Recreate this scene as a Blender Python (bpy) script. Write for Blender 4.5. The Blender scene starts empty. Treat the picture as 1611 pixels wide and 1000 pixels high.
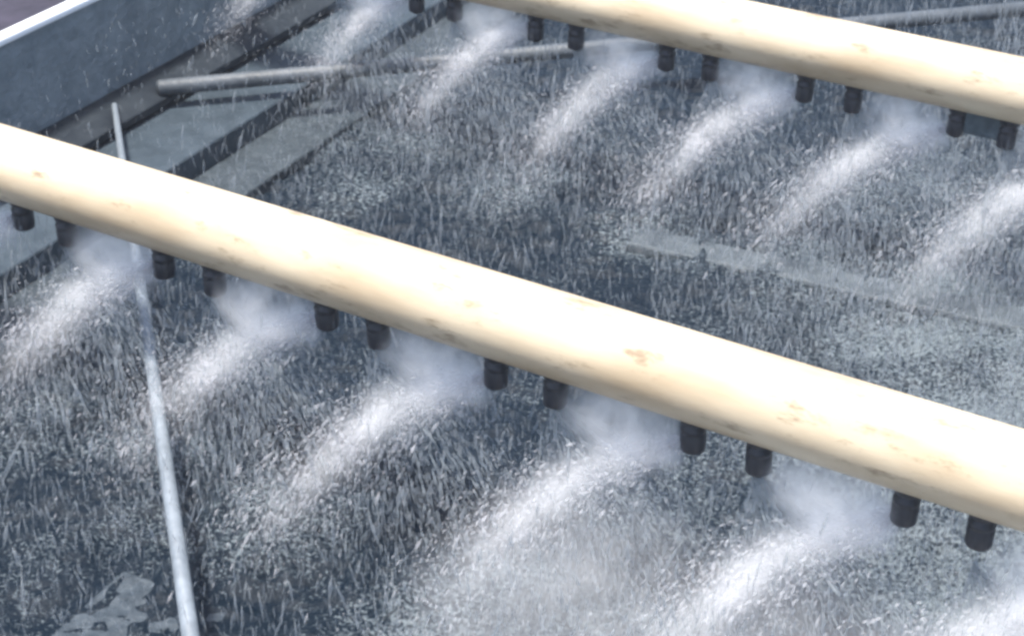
import bpy, bmesh, math
import numpy as np
from mathutils import Vector, Matrix, Quaternion
S = bpy.context.scene
# ---------------------------------------------------------------- camera
HC = 1.22                                   # camera height above the water
ROLL, PITCH = 0.02150187, 0.5331953
cd = bpy.data.cameras.new('camera'); cam = bpy.data.objects.new('camera', cd)
S.collection.objects.link(cam); S.camera = cam
cd.sensor_width = 36; cd.lens = 36*2675.10/1611; cd.clip_start = .02; cd.clip_end = 200
F = np.array([0, math.cos(PITCH), -math.sin(PITCH)]); X0 = np.array([1., 0, 0]); U0 = np.cross(X0, F)
RT = math.cos(ROLL)*X0+math.sin(ROLL)*U0; UP = -math.sin(ROLL)*X0+math.cos(ROLL)*U0
M = Matrix(((RT[0], UP[0], -F[0], 0), (RT[1], UP[1], -F[1], 0), (RT[2], UP[2], -F[2], HC), (0, 0, 0, 1)))
cam.matrix_world = M
cd.dof.use_dof = True; cd.dof.focus_distance = 1.85; cd.dof.aperture_fstop = 14
# ---------------------------------------------------------------- light
SUN_EL, SUN_AZ = 77, 238                      # azimuth clockwise from +Y
w = bpy.data.worlds.new('World'); S.world = w; w.use_nodes = True
nt = w.node_tree; bg = nt.nodes['Background']
sky = nt.nodes.new('ShaderNodeTexSky'); sky.sky_type = 'NISHITA'; sky.sun_disc = False
sky.sun_elevation = math.radians(SUN_EL); sky.sun_rotation = math.radians(SUN_AZ)
sky.air_density = 1.0; sky.dust_density = 3.0
nt.links.new(sky.outputs[0], bg.inputs[0]); bg.inputs[1].default_value = .12
sl = bpy.data.lights.new('sun', 'SUN'); sl.energy = 3.0; sl.angle = math.radians(8); sl.color = (1, .96, .89)
so = bpy.data.objects.new('sun', sl); S.collection.objects.link(so)
e, a_ = math.radians(SUN_EL), math.radians(SUN_AZ)
so.rotation_mode = 'QUATERNION'
so.rotation_quaternion = Vector((math.sin(a_)*math.cos(e), math.cos(a_)*math.cos(e), math.sin(e))).to_track_quat('Z', 'Y')
S.view_settings.view_transform = 'Standard'; S.view_settings.look = 'None'
S.view_settings.exposure = 1.45; S.view_settings.gamma = 1
S.render.engine = 'CYCLES'
S.cycles.pixel_filter_type = 'BLACKMAN_HARRIS'; S.cycles.filter_width = 3.0
S.cycles.volume_bounces = 8; S.cycles.max_bounces = 12; S.cycles.diffuse_bounces = 6; S.cycles.transmission_bounces = 8; S.cycles.transparent_max_bounces = 16

rng = np.random.default_rng(7)
AD = -0.51393373; D = np.array([math.cos(AD), math.sin(AD), 0]); N = np.array([-math.sin(AD), math.cos(AD), 0])
AM = AD+1.6264065; MM = np.array([math.cos(AM), math.sin(AM), 0]); Q = np.array([-MM[1], MM[0], 0])
PZ = HC-0.90782
P1 = np.array([-0.0153417, 1.5406511, PZ]); P2 = P1+N*0.9078333
SP, GAP, PH = 0.227971, 0.0726533, -0.2321848
R = 0.045
ZV = np.array([0, 0, 1.])

def px(x, y, h):
    """point at depth h below the camera on the line of sight of photo pixel x, y (used to read sizes off the photo)"""
    r = F+RT*(x-805.5)/2675.10-UP*(y-500)/2675.10
    return r*(h/-r[2])+np.array([0, 0, HC])

# ---------------------------------------------------------------- materials
def mat(name, col, rough=.6, metal=0, bump=0, bscale=40, var=0, vscale=8, col2=None, detail=6, spec=.5):
    m = bpy.data.materials.new(name); m.use_nodes = True; n = m.node_tree; b = n.nodes['Principled BSDF']
    b.inputs['Roughness'].default_value = rough; b.inputs['Metallic'].default_value = metal
    b.inputs['Specular IOR Level'].default_value = spec
    tc = n.nodes.new('ShaderNodeTexCoord')
    if var:
        no = n.nodes.new('ShaderNodeTexNoise'); no.inputs['Scale'].default_value = vscale; no.inputs['Detail'].default_value = detail
        no.inputs['Roughness'].default_value = .65
        n.links.new(tc.outputs['Object'], no.inputs['Vector'])
        cr = n.nodes.new('ShaderNodeValToRGB'); cr.color_ramp.elements[0].position = .5-var; cr.color_ramp.elements[1].position = .5+var
        cr.color_ramp.elements[0].color = (*col, 1); cr.color_ramp.elements[1].color = (*(col2 or col), 1)
        n.links.new(no.outputs['Fac'], cr.inputs[0]); n.links.new(cr.outputs[0], b.inputs['Base Color'])
    else: b.inputs['Base Color'].default_value = (*col, 1)
    if bump:
        no = n.nodes.new('ShaderNodeTexNoise'); no.inputs['Scale'].default_value = bscale; no.inputs['Detail'].default_value = 8
        n.links.new(tc.outputs['Object'], no.inputs['Vector'])
        bp = n.nodes.new('ShaderNodeBump'); bp.inputs['Strength'].default_value = bump; bp.inputs['Distance'].default_value = .01
        n.links.new(no.outputs['Fac'], bp.inputs['Height']); n.links.new(bp.outputs[0], b.inputs['Normal'])
    return m

def pvc_material():
    m = bpy.data.materials.new('aged_pvc'); m.use_nodes = True; n = m.node_tree; b = n.nodes['Principled BSDF']; L = n.links.new
    b.inputs['Roughness'].default_value = .42
    tc = n.nodes.new('ShaderNodeTexCoord')
    mp = n.nodes.new('ShaderNodeMapping'); mp.inputs['Scale'].default_value = (.35, 1, 1); L(tc.outputs['Object'], mp.inputs[0])
    n1 = n.nodes.new('ShaderNodeTexNoise'); n1.inputs['Scale'].default_value = 18; n1.inputs['Detail'].default_value = 8; L(mp.outputs[0], n1.inputs[0])
    r1 = n.nodes.new('ShaderNodeValToRGB'); r1.color_ramp.elements[0].position = .3; r1.color_ramp.elements[1].position = .75
    r1.color_ramp.elements[0].color = (.58, .49, .355, 1); r1.color_ramp.elements[1].color = (.38, .285, .18, 1); L(n1.outputs[0], r1.inputs[0])
    # grime specks and scuffs
    n2 = n.nodes.new('ShaderNodeTexNoise'); n2.inputs['Scale'].default_value = 42; n2.inputs['Detail'].default_value = 5; n2.inputs['Roughness'].default_value = .7; L(mp.outputs[0], n2.inputs[0])
    r2 = n.nodes.new('ShaderNodeValToRGB'); r2.color_ramp.elements[0].position = .57; r2.color_ramp.elements[1].position = .70
    L(n2.outputs[0], r2.inputs[0])
    mx = n.nodes.new('ShaderNodeMix'); mx.data_type = 'RGBA'; mx.inputs[7].default_value = (.17, .115, .065, 1)
    mm = n.nodes.new('ShaderNodeMath'); mm.operation = 'MULTIPLY'; mm.inputs[1].default_value = .75
    L(r2.outputs[0], mm.inputs[0]); L(mm.outputs[0], mx.inputs[0]); L(r1.outputs[0], mx.inputs[6]); L(mx.outputs[2], b.inputs['Base Color'])
    bp = n.nodes.new('ShaderNodeBump'); bp.inputs['Strength'].default_value = .15; bp.inputs['Distance'].default_value = .003
    L(n2.outputs[0], bp.inputs['Height']); L(bp.outputs[0], b.inputs['Normal'])
    return m
PVC = pvc_material()
BLACK = mat('black_rubber_plastic', (.012, .014, .022), .45)
DARKHOLE = mat('nozzle_mouth', (.006, .006, .008), .7)
STEEL = mat('galvanised_steel', (.115, .145, .165), .6, .1, bump=.5, bscale=60, var=.16, vscale=22, col2=(.20, .235, .255), detail=10)
WET = mat('wet_steel', (.016, .025, .033), .5, .0, spec=.35, bump=.6, bscale=22, var=.25, vscale=14, detail=10, col2=(.05, .068, .085))
DARKST = mat('dark_wet_steel', (.008, .012, .018), .6, .0, spec=.2, bump=.3, bscale=30, var=.2, vscale=14, col2=(.028, .035, .042))
TUBE = mat('weathered_tube', (.032, .040, .048), .55, .0, bump=.2, bscale=60, var=.2, vscale=14, col2=(.08, .094, .11))
RIM = mat('lit_rim_white', (.78, .80, .82), .4, bump=.1)  # light on the wall's top edge, put into a near-white base colour
RODM = mat('pale_rod', (.19, .22, .25), .5, .0, bump=.2, bscale=80, var=.2, vscale=30, col2=(.11, .13, .15))
GROUND = mat('ground_dark', (.008, .007, .016), .9, bump=.5, bscale=20, var=.2, vscale=10, col2=(.035, .03, .05))
CROSS = mat('wet_grey_steel', (.03, .04, .05), .6, .0, bump=.9, bscale=40, var=.25, vscale=30, detail=10, spec=.3, col2=(.10, .118, .13))
DARKER = mat('dark_sunk_steel', (.015, .024, .034), .6, .0, bump=.9, bscale=40, var=.2, vscale=45, detail=10, spec=.3, col2=(.055, .07, .085))
SUNK = mat('submerged_steel', (.018, .026, .033), .6, .0, bump=.9, bscale=40, var=.22, vscale=40, detail=10, spec=.3, col2=(.045, .058, .068))

def drop_material(name, col, alpha):
    m = bpy.data.materials.new(name); m.use_nodes = True; n = m.node_tree; n.nodes.clear(); L = n.links.new
    o = n.nodes.new('ShaderNodeOutputMaterial')
    d = n.nodes.new('ShaderNodeBsdfDiffuse'); d.inputs[0].default_value = (*col, 1)
    t = n.nodes.new('ShaderNodeBsdfTranslucent'); t.inputs[0].default_value = (*col, 1)
    g = n.nodes.new('ShaderNodeBsdfGlossy'); g.inputs['Roughness'].default_value = .4; g.inputs[0].default_value = (.5, .53, .6, 1)
    tr = n.nodes.new('ShaderNodeBsdfTransparent')
    a = n.nodes.new('ShaderNodeMixShader'); a.inputs[0].default_value = .5; L(d.outputs[0], a.inputs[1]); L(t.outputs[0], a.inputs[2])
    b = n.nodes.new('ShaderNodeMixShader'); b.inputs[0].default_value = .05; L(a.outputs[0], b.inputs[1]); L(g.outputs[0], b.inputs[2])
    c = n.nodes.new('ShaderNodeMixShader'); c.inputs[0].default_value = 1-alpha; L(b.outputs[0], c.inputs[1]); L(tr.outputs[0], c.inputs[2])
    L(c.outputs[0], o.inputs[0]); return m
DROP_W = drop_material('white_spray', (.80, .80, .83), .28)
DROP_F = drop_material('thin_spray', (.50, .545, .57), .28)
DROP_G = drop_material('falling_water', (.36, .40, .435), .26)

def mist_material(dens, plume, ce=(.080, -.005, -.070), ra=(.074, .042, .048)):
    """fine mist: dense along the jet's curved axis, thinning outwards, broken up by gusts"""
    m = bpy.data.materials.new('mist'); m.use_nodes = True; n = m.node_tree; n.nodes.clear(); L = n.links.new
    def mt(op, a, b=None, c=None):
        q = n.nodes.new('ShaderNodeMath'); q.operation = op
        for i, v in enumerate((a, b, c)):
            if v is None: continue
            if isinstance(v, (int, float)): q.inputs[i].default_value = v
            else: L(v, q.inputs[i])
        return q.outputs[0]
    o = n.nodes.new('ShaderNodeOutputMaterial'); v = n.nodes.new('ShaderNodeVolumePrincipled')
    tc = n.nodes.new('ShaderNodeTexCoord'); no = n.nodes.new('ShaderNodeTexNoise'); no.inputs['Scale'].default_value = 30; no.inputs['Detail'].default_value = 4; no.noise_dimensions = '4D'
    oi = n.nodes.new('ShaderNodeObjectInfo'); L(mt('MULTIPLY', oi.outputs['Random'], 9.), no.inputs['W'])
    no.inputs['Roughness'].default_value = .6
    L(tc.outputs['Object'], no.inputs[0])
    rot = n.nodes.new('ShaderNodeVectorRotate'); rot.rotation_type = 'Z_AXIS'; rot.inputs['Angle'].default_value = -AD
    L(tc.outputs['Object'], rot.inputs['Vector'])
    sp = n.nodes.new('ShaderNodeSeparateXYZ'); L(rot.outputs[0], sp.inputs[0])
    x, y, z = sp.outputs
    if plume:
        u = mt('MAXIMUM', mt('MULTIPLY', x, -1.), .0); uu = mt('MULTIPLY', u, u)
        dy = mt('MULTIPLY_ADD', uu, 3.6, y); dz = mt('ADD', mt('MULTIPLY_ADD', uu, 4.6, z), .084)
        s_ = mt('MULTIPLY_ADD', u, .125, .015)
        r2 = mt('ADD', mt('MULTIPLY', dy, dy), mt('MULTIPLY', dz, dz)); g = mt('EXPONENT', mt('DIVIDE', mt('MULTIPLY', r2, -1.), mt('MULTIPLY', s_, s_)))
        fall = mt('MAXIMUM', mt('SUBTRACT', 1., mt('DIVIDE', u, .20)), 0.)
        fall = mt('POWER', fall, 1.1)
        d = mt('MULTIPLY', g, fall)
    else:
        X = mt('DIVIDE', mt('SUBTRACT', x, ce[0]), ra[0]); Y = mt('DIVIDE', mt('SUBTRACT', y, ce[1]), ra[1]); Z = mt('DIVIDE', mt('SUBTRACT', z, ce[2]), ra[2])
        r2 = mt('ADD', mt('ADD', mt('MULTIPLY', X, X), mt('MULTIPLY', Y, Y)), mt('MULTIPLY', Z, Z))
        d = mt('MAXIMUM', mt('SUBTRACT', 1., r2), 0.)
    mr = n.nodes.new('ShaderNodeMapRange'); mr.inputs[1].default_value = .34; mr.inputs[2].default_value = .68; mr.inputs[3].default_value = .02; mr.inputs[4].default_value = dens
    L(no.outputs[0], mr.inputs[0]); L(mt('MULTIPLY', mr.outputs[0], d), v.inputs['Density'])
    v.inputs['Color'].default_value = (.975, .98, .99, 1); v.inputs['Anisotropy'].default_value = 0
    L(v.outputs[0], o.inputs['Volume']); return m
MIST = mist_material(84.0, True); PUFF = mist_material(36.0, False)
DC, DR = (-.06, -.13, -.20), (.16, .20, .10)
DRIFT = mist_material(4.2, False, DC, DR)

def water_material():
    m = bpy.data.materials.new('churned_water'); m.use_nodes = True; n = m.node_tree; b = n.nodes['Principled BSDF']; L = n.links.new
    b.inputs['Roughness'].default_value = .45; b.inputs['IOR'].default_value = 1.33; b.inputs['Specular IOR Level'].default_value = .25
    tc = n.nodes.new('ShaderNodeTexCoord')
    n1 = n.nodes.new('ShaderNodeTexNoise'); n1.inputs['Scale'].default_value = 190; n1.inputs['Detail'].default_value = 5; n1.inputs['Roughness'].default_value = .6; n1.inputs['Distortion'].default_value = .2; L(tc.outputs['Object'], n1.inputs[0])
    n0 = n.nodes.new('ShaderNodeTexNoise'); n0.inputs['Scale'].default_value = 5; n0.inputs['Detail'].default_value = 3; L(tc.outputs['Object'], n0.inputs[0])
    ad = n.nodes.new('ShaderNodeMath'); ad.operation = 'MULTIPLY_ADD'; ad.inputs[1].default_value = .45; L(n0.outputs[0], ad.inputs[0]); L(n1.outputs[0], ad.inputs[2])
    at = n.nodes.new('ShaderNodeAttribute'); at.attribute_name = 'foam_haze'
    a2 = n.nodes.new('ShaderNodeMath'); a2.operation = 'MULTIPLY_ADD'; a2.inputs[1].default_value = .36; L(at.outputs['Fac'], a2.inputs[0]); L(ad.outputs[0], a2.inputs[2])
    r = n.nodes.new('ShaderNodeValToRGB'); r.color_ramp.elements[0].position = .82; r.color_ramp.elements[1].position = 1.50
    r.color_ramp.elements[0].color = (.003, .008, .015, 1); r.color_ramp.elements[1].color = (.12, .145, .16, 1)
    L(a2.outputs[0], r.inputs[0]); L(r.outputs[0], b.inputs['Base Color'])
    bp = n.nodes.new('ShaderNodeBump'); bp.inputs['Strength'].default_value = .3; bp.inputs['Distance'].default_value = .012
    L(n1.outputs[0], bp.inputs['Height']); L(bp.outputs[0], b.inputs['Normal'])
    return m
WATER = water_material()

# ---------------------------------------------------------------- helpers
def link(name, me, m, parent=None, smooth=True):
    o = bpy.data.objects.new(name, me); S.collection.objects.link(o)
    if m and not me.materials: me.materials.append(m)
    if smooth and len(me.polygons): me.polygons.foreach_set('use_smooth', np.ones(len(me.polygons), bool))
    if parent: o.parent = parent
    return o
def tag(o, label=None, cat=None, group=None, kind=None):
    for k, v in (('label', label), ('category', cat), ('group', group), ('kind', kind)):
        if v: o[k] = v
    return o
def empty(name, loc): 
    o = bpy.data.objects.new(name, None); S.collection.objects.link(o); o.location = Vector(loc); o.empty_display_size = .05; return o
def frame(x, z=None):
    x = np.array(x, float); x /= np.linalg.norm(x)
    u = np.array([0, 0, 1.]) if abs(x[2]) < .9 else np.array([0, 1., 0])
    v = np.cross(u, x); v /= np.linalg.norm(v); u = np.cross(x, v); return x, v, u
def lathe_path(pts, axis, prof, n=32, closed_ends=True):
    """prof: list of (along, radius) from pts along axis"""
    x, v, u = frame(axis); bm = bmesh.new(); rings = []
    for (t, r) in prof:
        rings.append([bm.verts.new(Vector(pts+x*t+(v*math.cos(2*math.pi*i/n)+u*math.sin(2*math.pi*i/n))*r)) for i in range(n)])
    for A, B in zip(rings, rings[1:]):
        for i in range(n): bm.faces.new((A[i], A[(i+1) % n], B[(i+1) % n], B[i]))
    if closed_ends: bm.faces.new(rings[0][::-1]); bm.faces.new(rings[-1])
    bmesh.ops.recalc_face_normals(bm, faces=bm.faces)
    me = bpy.data.meshes.new('lathe'); bm.to_mesh(me); bm.free()
    return me
def prism(section, p0, axis, length, bevel=.003):
    """section: list of 3D offset vectors (a closed loop) swept from p0 along axis"""
    bm = bmesh.new(); ax = np.array(axis)*length
    A = [bm.verts.new(Vector(p0+s)) for s in section]; B = [bm.verts.new(Vector(p0+s+ax)) for s in section]
    k = len(section)
    for i in range(k): bm.faces.new((A[i], A[(i+1) % k], B[(i+1) % k], B[i]))
    bm.faces.new(A[::-1]); bm.faces.new(B)
    bmesh.ops.recalc_face_normals(bm, faces=bm.faces)
    if bevel: bmesh.ops.bevel(bm, geom=list(bm.edges), offset=bevel, segments=2, affect='EDGES', profile=.5)
    me = bpy.data.meshes.new('prism'); bm.to_mesh(me); bm.free(); return me
def spindles(pos, dirs, length, rad, name='drops'):
    """many small pointed water drops, each a closed 4-sided double cone, in one mesh"""
    k = len(pos); dirs = dirs/np.linalg.norm(dirs, axis=1)[:, None]
    ref = rng.normal(size=(k, 3)); v = np.cross(dirs, ref); v /= np.linalg.norm(v, axis=1)[:, None]; u = np.cross(dirs, v)
    L = length[:, None]*.5; r = rad[:, None]
    V = np.stack([pos-dirs*L, pos+v*r, pos+u*r, pos-v*r, pos-u*r, pos+dirs*L], 1).reshape(-1, 3)
    T = np.array([[0, 2, 1], [0, 3, 2], [0, 4, 3], [0, 1, 4], [5, 1, 2], [5, 2, 3], [5, 3, 4], [5, 4, 1]])
    I = (T[None]+np.arange(k)[:, None, None]*6).reshape(-1)
    me = bpy.data.meshes.new(name); me.vertices.add(k*6); me.vertices.foreach_set('co', V.ravel().astype(np.float32))
    me.loops.add(len(I)); me.loops.foreach_set('vertex_index', I.astype(np.int32))
    me.polygons.add(k*8); me.polygons.foreach_set('loop_start', np.arange(0, k*24, 3, dtype=np.int32))
    me.update(calc_edges=True); me.validate(); return me
def vnoise(x, y, seed):
    """smooth value noise, vectorised"""
    g = np.random.default_rng(seed).random((256, 256)); xi = np.floor(x).astype(int); yi = np.floor(y).astype(int)
    fx = x-xi; fy = y-yi; fx = fx*fx*(3-2*fx); fy = fy*fy*(3-2*fy)
    a = g[xi % 256, yi % 256]; b = g[(xi+1) % 256, yi % 256]; c = g[xi % 256, (yi+1) % 256]; d = g[(xi+1) % 256, (yi+1) % 256]
    return (a*(1-fx)+b*fx)*(1-fy)+(c*(1-fx)+d*fx)*fy

# impact centres of the sprays on the water, in (d, n) coordinates relative to P1
NEAR_K = range(-4, 4); FAR_K = range(-4, 5)      # pair index; pair 0 of the near pipe has its left nozzle at P1
def nozzle_pts(row):
    out = []
    P0, ph, ks = (P1, 0, NEAR_K) if row == 0 else (P2, PH, FAR_K)
    for k in ks: out.append((P0+D*(k*SP+ph), P0+D*(k*SP+ph+GAP)))
    return out

# ---------------------------------------------------------------- water
def energy(P):
    """churn at world points P (n,2) under the sprays, plus pale haze painted in to the right"""
    e = np.zeros(len(P))
    for row in (0, 1):
        for L_, R_ in nozzle_pts(row):
            c = (L_-D*.20-N*.10)[:2]; q = P-c
            a = q@D[:2]; b = q@N[:2]
            e += np.exp(-(a/.10)**2-(b/.20)**2)*.30
    rel = P-P1[:2]; a = rel@D[:2]
    e = np.clip(e, 0, 1)+np.clip(.08+a*.95, 0, 1.15)  # rightward rise puts whitening haze into the water colour and drop count
    return e
nx, ny = 900, 800
xs = np.linspace(-2.2, 2.6, nx); ys = np.linspace(.3, 4.6, ny)
gx, gy = np.meshgrid(xs, ys, indexing='ij'); P = np.stack([gx.ravel(), gy.ravel()], 1)
en = energy(P)
h = np.zeros(len(P))
for i, (s, a) in enumerate(((9, .012), (22, .011), (48, .006), (90, .0025))):
    n_ = vnoise(P[:, 0]*s+31*i, P[:, 1]*s+17*i, 11+i); h += a*(1-2*np.abs(n_-.5)*1.6)
h = (h-h.mean())*(.55+.6*np.clip(en, 0, 1.2))
V = np.column_stack([P, h])
I = np.arange(nx*ny).reshape(nx, ny)
Fc = np.stack([I[:-1, :-1], I[1:, :-1], I[1:, 1:], I[:-1, 1:]], -1).reshape(-1, 4)
me = bpy.data.meshes.new('water'); me.vertices.add(len(V)); me.vertices.foreach_set('co', V.ravel().astype(np.float32))
me.loops.add(Fc.size); me.loops.foreach_set('vertex_index', Fc.ravel().astype(np.int32))
me.polygons.add(len(Fc)); me.polygons.foreach_set('loop_start', np.arange(0, Fc.size, 4, dtype=np.int32)); me.update(calc_edges=True)
at = me.attributes.new('foam_haze', 'FLOAT', 'POINT'); at.data.foreach_set('value', np.clip(en, 0, 1.4).astype(np.float32))
tag(link('water', me, WATER), kind='structure')

# ---------------------------------------------------------------- tank wall and steps (all run along MM, read off the photo)
QW = 1.77
def along(q, z, m0=-1.6): return Q*q+MM*m0+ZV*z
root = empty('tank_wall', Q*QW+MM*1.0+ZV*0.0); root['label'] = 'grey steel tank wall with a white-lit rim in the upper left corner'; root['category'] = 'wall'
def part(name, me, m, parent, **k):
    o = link(name, me, m, None, **k); o.parent = parent
    o.matrix_parent_inverse = Matrix.Translation(-parent.location) if parent.type == 'EMPTY' else Matrix()
    return o
sec = lambda q0, q1, z0, z1: [Q*q0+ZV*z0, Q*q1+ZV*z0, Q*q1+ZV*z1, Q*q0+ZV*z1]
part('plate', prism(sec(QW, QW+.012, -.25, .252), MM*-.5, MM, 5.0, .002), STEEL, root, smooth=False)
part('rim', prism(sec(QW-.006, QW+.018, .2525, .266), MM*-.5, MM, 5.0, .004), RIM, root, smooth=False)
part('flange', prism([Q*(QW-.001)+ZV*.068, Q*(QW-.001)+ZV*.090, Q*(QW-.04)+ZV*.088, Q*(QW-.075)+ZV*.076, Q*(QW-.075)+ZV*.062], MM*-.5, MM, 5.0, .002), DARKST, root, smooth=False)
o = link('ledge', prism(sec(1.553, QW-.002, -.2, .055), MM*-.5, MM, 5.0, .004), WET, smooth=False)
tag(o, 'flat wet blue-grey ledge at the foot of the tank wall', 'ledge')
o = link('step_beam', prism(sec(1.445, 1.551, -.2, .016), MM*-.5, MM, 5.0, .004), SUNK, smooth=False)
tag(o, 'low wet steel beam awash beside the ledge, behind the near pipe', 'beam')
o = link('sunken_beam', prism(sec(.90, 1.046, -.2, .001), MM*.0, MM, 1.15, .004), DARKER, smooth=False)
tag(o, 'grey beam awash in the dark water at the bottom left corner', 'beam')
c0 = px(1075, 384, HC-.009); c1 = px(1611, 500, HC-.009); dv = (c1-c0)/np.linalg.norm(c1-c0); pv = np.array([-dv[1], dv[0], 0])
o = link('cross_beam', prism([pv*-.036+ZV*-.05, pv*.036+ZV*-.05, pv*.030, pv*-.030], c0-dv*.08-ZV*.002, dv+ZV*.003, 2.0, .004), CROSS, smooth=False)
tag(o, 'long flat grey beam just under the spray between the two pipes at the right', 'beam')
g = link('ground', prism(sec(QW+.02, QW+3, -.3, .02), MM*-2.5, MM, 8.0, 0), GROUND, smooth=False); tag(g, kind='structure')

# ---------------------------------------------------------------- brace tube, rod
a0 = px(275, 136, HC-.09); dirb = np.array([math.cos(math.radians(16.7)), math.sin(math.radians(16.7)), 0])
o = link('brace_tube', lathe_path(a0-dirb*.03, dirb, [(0, .010), (.004, .0135), (1.2, .0145), (3.4, .0145), (3.404, .010)], 24), TUBE)
tag(o, 'thin grey steel tube running from the tank wall flange behind both pipes', 'tube')
r0 = px(180, 165, HC-.09); rr = F+RT*(302-805.5)/2675.10-UP*(1015-500)/2675.10; rr /= np.linalg.norm(rr); r1 = rr*1.7+np.array([0, 0, HC])
dr = r1-r0; Lr = np.linalg.norm(dr)
o = link('rod', lathe_path(r0, dr, [(0, .0035), (.003, .0048), (Lr*.5, .0078), (Lr*1.05, .009), (Lr*1.05+.003, .007)], 20), RODM)
tag(o, 'pale slender rod rising from the tank wall under the near pipe towards the bottom edge', 'rod')

# ---------------------------------------------------------------- the two pipes with nozzles
def nozzle_mesh():
    z = -ZV
    body = lathe_path(np.zeros(3), z, [(.030, .0112), (.056, .0112), (.0575, .0134), (.061, .0134), (.062, .0126), (.065, .0126), (.066, .0134), (.082, .0131), (.0845, .0124), (.085, .0100)], 28)
    collar = lathe_path(np.zeros(3), z, [(.038, .0125), (.039, .0138), (.050, .0138), (.0515, .0125)], 28)
    mouth = lathe_path(np.zeros(3), z, [(.0862, .0078), (.0880, .0066), (.0885, .0035)], 20)
    return body, collar, mouth
NB = nozzle_mesh()
for m_ in NB: m_.materials.append(BLACK if m_ is not NB[2] else DARKHOLE)
BRK = mat('dark_bracket', (.02, .032, .042), .35, bump=.4, bscale=60, var=.2, vscale=60, col2=(.08, .11, .13))
def make_pipe(name, P0, ph, ks, t0, t1, label, brackets=()):
    root = empty(name, P0); tag(root, label, 'pipe', 'cream plastic spray pipes')
    prof = [(0, R-.004), (.003, R)]
    prof += [(t, R) for t in np.arange(.1, t1-t0-.05, .1)]+[(t1-t0-.003, R), (t1-t0, R-.004)]
    me = lathe_path(np.zeros(3), np.array([1., 0, 0]), prof, 64)
    o = link('pipe_body', me, PVC, root); o.location = Vector(D*t0); o.rotation_euler = (0, 0, AD)
    for k in ks:
        for side in (0, 1):
            c = D*(k*SP+ph+side*GAP)
            b = bpy.data.objects.new('nozzle', NB[0]); b.parent = root; b.location = Vector(c)
            b.rotation_euler = (rng.normal()*.03, rng.normal()*.03, rng.random()*6); S.collection.objects.link(b)
            for nm, m_ in (('collar', NB[1]), ('mouth', NB[2])):
                s_ = bpy.data.objects.new(nm, m_); s_.parent = b; S.collection.objects.link(s_)
        if k in brackets:
            c = D*(k*SP+ph+GAP*.5)
            me = prism([N*-.007+ZV*-.078, N*.007+ZV*-.078, N*.007+ZV*-.040, N*-.007+ZV*-.040], -D*(GAP*.5-.010), D, GAP-.020, .002)
            bo = link('bracket', me, BRK, root, smooth=False); bo.location = Vector(c)
    return root
for m_ in NB: m_.polygons.foreach_set('use_smooth', np.ones(len(m_.polygons), bool))
make_pipe('spray_pipe', P1, 0, NEAR_K, -1.5, 1.6, 'thick cream pipe crossing the whole picture nearest the viewer')
make_pipe('spray_pipe', P2, PH, FAR_K, -1.6, 1.9, 'farther cream pipe crossing the upper right corner', (2, 3))

# ---------------------------------------------------------------- sprays
def bez(t, pts):
    """smooth polyline through control points (Catmull-Rom), t in 0..1"""
    p = np.array(pts, float); k = len(p)-1; p = np.vstack([2*p[0]-p[1], p, 2*p[-1]-p[-2]])
    s = np.clip(t*k, 0, k-1e-6); i = s.astype(int); f = (s-i)[:, None]
    a, b, c, d = p[i], p[i+1], p[i+2], p[i+3]
    pos = .5*((2*b)+(-a+c)*f+(2*a-5*b+4*c-d)*f**2+(-a+3*b-3*c+d)*f**3)
    tan = .5*((-a+c)+2*(2*a-5*b+4*c-d)*f+3*(-a+3*b-3*c+d)*f**2)
    return pos, tan
ZB = -.084     # nozzle mouth below the pipe axis
PLUME = [(-.012, 0, ZB+.008), (-.045, -.008, ZB-.018), (-.085, -.025, ZB-.045), (-.125, -.048, ZB-.075), (-.16, -.085, ZB-.11), (-.19, -.13, ZB-.155), (-.215, -.175, ZB-.215)]
def to_world(p): return p[:, :1]*D+p[:, 1:2]*N+p[:, 2:3]*ZV
def plume_mesh(n, seed):
    r = np.random.default_rng(seed)
    t = r.beta(1.0, 1.7, n); c, tan = bez(t, PLUME); c = to_world(c); tan = to_world(tan); tan /= np.linalg.norm(tan, axis=1)[:, None]
    sd = .004+.036*t**.9
    off = r.normal(size=(n, 3))*sd[:, None]
    # clumps: drops bunch in gusts
    ph = r.random(40)*6.28; cl = np.sin(t*23+ph[0])*.25+np.sin(t*41+ph[1])*.2
    off *= (1+cl)[:, None]
    off[:, 2] = np.where(off[:, 2] > 0, off[:, 2]*.8, off[:, 2]*1.1)
    pos = c+off
    d = tan*1.0+off/sd[:, None]*.22; d[:, 2] -= .9*t
    size = np.exp(r.normal(size=n)*.45)*(.0007+.0004*t)
    return spindles(pos, d, size*r.uniform(2, 6, n), size*.6)
def curtain_mesh(n, seed):
    """sheet thrown sideways from the right nozzle of a pair towards the next pair, falling as streaks"""
    r = np.random.default_rng(seed)
    th = r.uniform(.35, 1.75, n)                # angle below horizontal
    s = r.random(n)**.85*.26
    pos = np.stack([np.cos(th)*s, r.normal(size=n)*(.004+.22*s)-.12*s, ZB-np.sin(th)*s*.85-.4*s*s], 1)
    pw = to_world(pos); d = to_world(np.stack([np.cos(th), pos[:, 1]*3, -np.sin(th)-2.4*s], 1))
    size = np.exp(r.normal(size=n)*.4)*.0009
    return spindles(pw, d, size*r.uniform(4, 14, n), size*.5)
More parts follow.
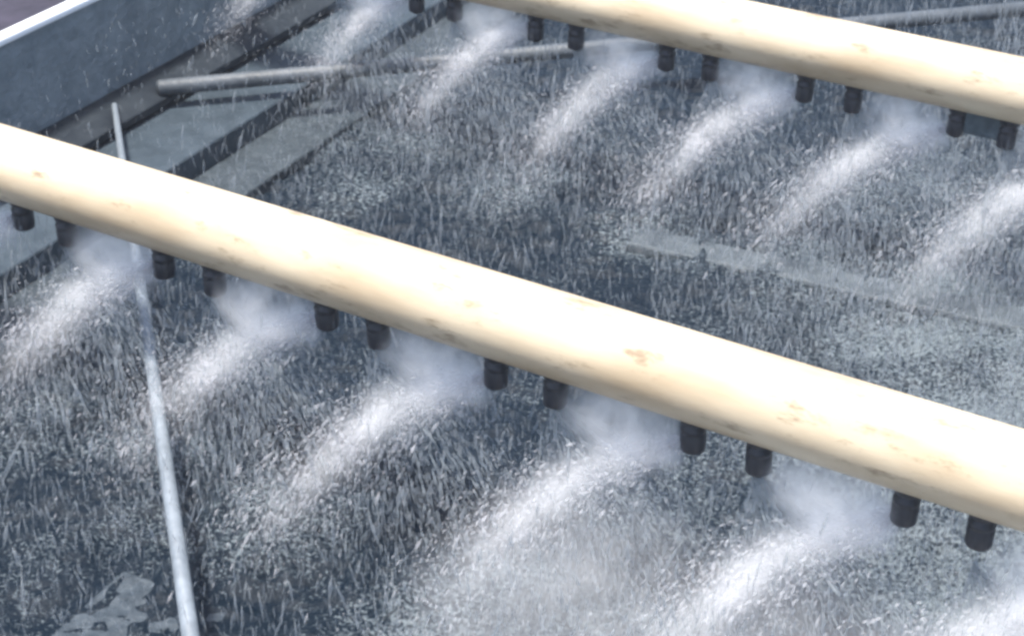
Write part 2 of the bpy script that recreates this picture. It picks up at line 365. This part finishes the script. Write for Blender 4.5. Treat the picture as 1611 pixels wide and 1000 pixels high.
def jets_mesh(seed):
    """a few thin unbroken threads of water leaving the right nozzle"""
    r = np.random.default_rng(seed); ps = []; ds = []; ls = []; rs = []
    for th in r.uniform(.1, 1.3, 24):
        L_ = r.uniform(.07, .16); dd = to_world(np.array([[math.cos(th), r.normal()*.15, -math.sin(th)]]))[0]
        ps.append(dd*L_*.55+ZV*ZB); ds.append(dd); ls.append(L_); rs.append(r.uniform(.0005, .0011))
    return spindles(np.array(ps), np.array(ds), np.array(ls), np.array(rs))
def mist_mesh():
    """closed tapering body of fine mist around the plume"""
    ts = np.linspace(.03, 1, 14); c, tan = bez(ts, PLUME); c = to_world(c); tan = to_world(tan)
    bm = bmesh.new(); rings = []; n = 16
    for t, p, d in zip(ts, c, tan):
        x, v, u = frame(d); r = .026+.058*t**.9
        rings.append([bm.verts.new(Vector(p+(v*math.cos(2*math.pi*i/n)+u*math.sin(2*math.pi*i/n))*r)) for i in range(n)])
    for A, B in zip(rings, rings[1:]):
        for i in range(n): bm.faces.new((A[i], A[(i+1) % n], B[(i+1) % n], B[i]))
    bm.faces.new(rings[0][::-1]); bm.faces.new(rings[-1]); bmesh.ops.recalc_face_normals(bm, faces=bm.faces)
    me = bpy.data.meshes.new('mist'); bm.to_mesh(me); bm.free(); return me
def puff_mesh():
    bm = bmesh.new(); bmesh.ops.create_icosphere(bm, subdivisions=3, radius=1)
    for v in bm.verts:
        c = v.co.copy(); k = 1+.15*math.sin(5*c.x+2)*math.cos(4*c.z)
        p = D*(.080+c.x*.075)+N*(c.y*.043-.005)+ZV*(-.070+c.z*.049); v.co = Vector(p)
    me = bpy.data.meshes.new('puff'); bm.to_mesh(me); bm.free(); return me
def drift_mesh():
    bm = bmesh.new(); bmesh.ops.create_icosphere(bm, subdivisions=3, radius=1)
    for v in bm.verts: v.co = Vector(D*(DC[0]+v.co.x*DR[0])+N*(DC[1]+v.co.y*DR[1])+ZV*(DC[2]+v.co.z*DR[2]))
    me = bpy.data.meshes.new('drift'); bm.to_mesh(me); bm.free(); return me
DM = drift_mesh(); DM.materials.append(DRIFT)
PF = puff_mesh(); PF.materials.append(PUFF)
PM = [plume_mesh(8000, s) for s in (1, 2, 3)]; CM = [curtain_mesh(5000, s) for s in (4, 5)]; JM = [jets_mesh(s) for s in (6, 7, 8)]
MI = mist_mesh(); MI.materials.append(MIST)
for m_ in PM: m_.materials.append(DROP_W)
for m_ in CM+JM: m_.materials.append(DROP_F)
ordn = ['first', 'second', 'third', 'fourth', 'fifth', 'sixth', 'seventh']
def add_spray(P0, lab, i, big, drift=False):
    root = empty('water_spray', P0); tag(root, lab, 'spray', 'white water sprays under the pipes')
    root.scale = (big,)*3; root.rotation_euler = (rng.normal()*.03, rng.normal()*.03, rng.normal()*.07)
    for nm, m_ in (('droplets', PM[i % 3]), ('mist', MI)):
        c = bpy.data.objects.new(nm, m_); c.parent = root; S.collection.objects.link(c)
    if drift:
        c = bpy.data.objects.new('drifting_mist', DM); c.parent = root; S.collection.objects.link(c)
    return root
def add_fan(P0, lab, i, big=1.0):
    root = empty('water_fan', P0); root.scale = (big, 1+(big-1)*2, 1+(big-1)*1.6); root.rotation_euler = (0, 0, rng.normal()*.05); tag(root, lab, 'water fan', 'thin water fans from the right-hand nozzles')
    for nm, m_ in (('droplets', CM[i % 2]), ('water_threads', JM[i % 3]), ('mist', PF)):
        c = bpy.data.objects.new(nm, m_); c.parent = root; S.collection.objects.link(c)
near_lab = {-3: 'at the left picture edge', -2: 'second from the left', -1: 'third from the left', 0: 'in the middle of the picture', 1: 'second from the right', 2: 'nearest the right edge', 3: 'at the bottom right corner'}
for i, k in enumerate(range(-3, 4)):
    add_spray(P1+D*(k*SP), 'white misty spray under the near pipe, %s' % near_lab[k], i, {-3: .95, -2: .95, -1: 1.0, 0: 1.08, 1: 1.02, 2: 1.15, 3: 1.2}[k], k >= 1)
    if k < 3: add_fan(P1+D*(k*SP+GAP), 'thin water threads from the near pipe, %s' % near_lab[k], i, {1: 1.05, 2: 1.2}.get(k, 1.0))
far_lab = {-3: 'leftmost at the top edge', -2: 'at the top edge over the brace tube', -1: 'splashing on the brace tube', 0: 'left of the picture centre line', 1: 'third from the right', 2: 'second from the right', 3: 'at the right picture edge'}
far_lab[0] = 'first to the right of the brace tube splash'
for i, k in enumerate(range(-3, 4)):
    add_spray(P2+D*(k*SP+PH), 'white misty spray under the far pipe, %s' % far_lab[k], i+1, {-3: .6, -2: .7, -1: .8, 0: .95, 1: 1.0, 2: 1.05, 3: 1.1}[k])
    if k < 3: add_fan(P2+D*(k*SP+PH+GAP), 'thin water threads from the far pipe, %s' % far_lab[k], i+1)

# ---------------------------------------------------------------- falling drops and splash over the whole basin
n = 1900000; n0 = n
pp = np.column_stack([rng.uniform(-1.3, 1.6, n), rng.uniform(1.0, 4.0, n)])
ee = energy(pp); nz = vnoise(pp[:, 0]*14, pp[:, 1]*14, 91)*.6+vnoise(pp[:, 0]*34+5, pp[:, 1]*34, 92)*.4
keep = rng.random(n) < np.clip((.07+.5*ee)*np.clip((nz-.28)*3, .05, 1.4), 0, 1)
qq = pp@Q[:2]; keep &= (qq < 1.44) | ((qq < 1.74) & (rng.random(n0) < .5))
pp = pp[keep]; ee = ee[keep]; n = len(pp)
zz = .005+rng.random(n)**1.3*.24
pos = np.column_stack([pp, zz])
dd = np.column_stack([rng.normal(size=n)*.22, rng.normal(size=n)*.22-.05, -np.ones(n)])
side = (pos[:, :2]-P1[:2])@D[:2]
sz = np.exp(rng.normal(size=n)*.5)*.00135
me = spindles(pos, dd, sz*rng.uniform(4, 13, n)*np.where(pp@Q[:2] > 1.44, .45, 1), sz*.42)
o = link('falling_drops', me, DROP_G, smooth=False); tag(o, 'countless falling drops and splashes over the churned water', 'falling water', kind='stuff')
print('drops', n)


# ---------------------------------------------------------------- the damp air over the basin
bm = bmesh.new(); bmesh.ops.create_cube(bm, size=1)
for v in bm.verts: v.co = Vector((v.co.x*24, v.co.y*24+2, -1.4+(v.co.z+.5)*(HC+.6+1.4)))
me = bpy.data.meshes.new('haze'); bm.to_mesh(me); bm.free()
hm = bpy.data.materials.new('haze_air'); hm.use_nodes = True; hn = hm.node_tree; hn.nodes.clear()
ho = hn.nodes.new('ShaderNodeOutputMaterial'); hv = hn.nodes.new('ShaderNodeVolumePrincipled')
hv.inputs['Density'].default_value = .005; hv.inputs['Color'].default_value = (.92, .95, 1, 1); hn.links.new(hv.outputs[0], ho.inputs['Volume'])
tag(link('haze', me, hm, smooth=False), kind='stuff')
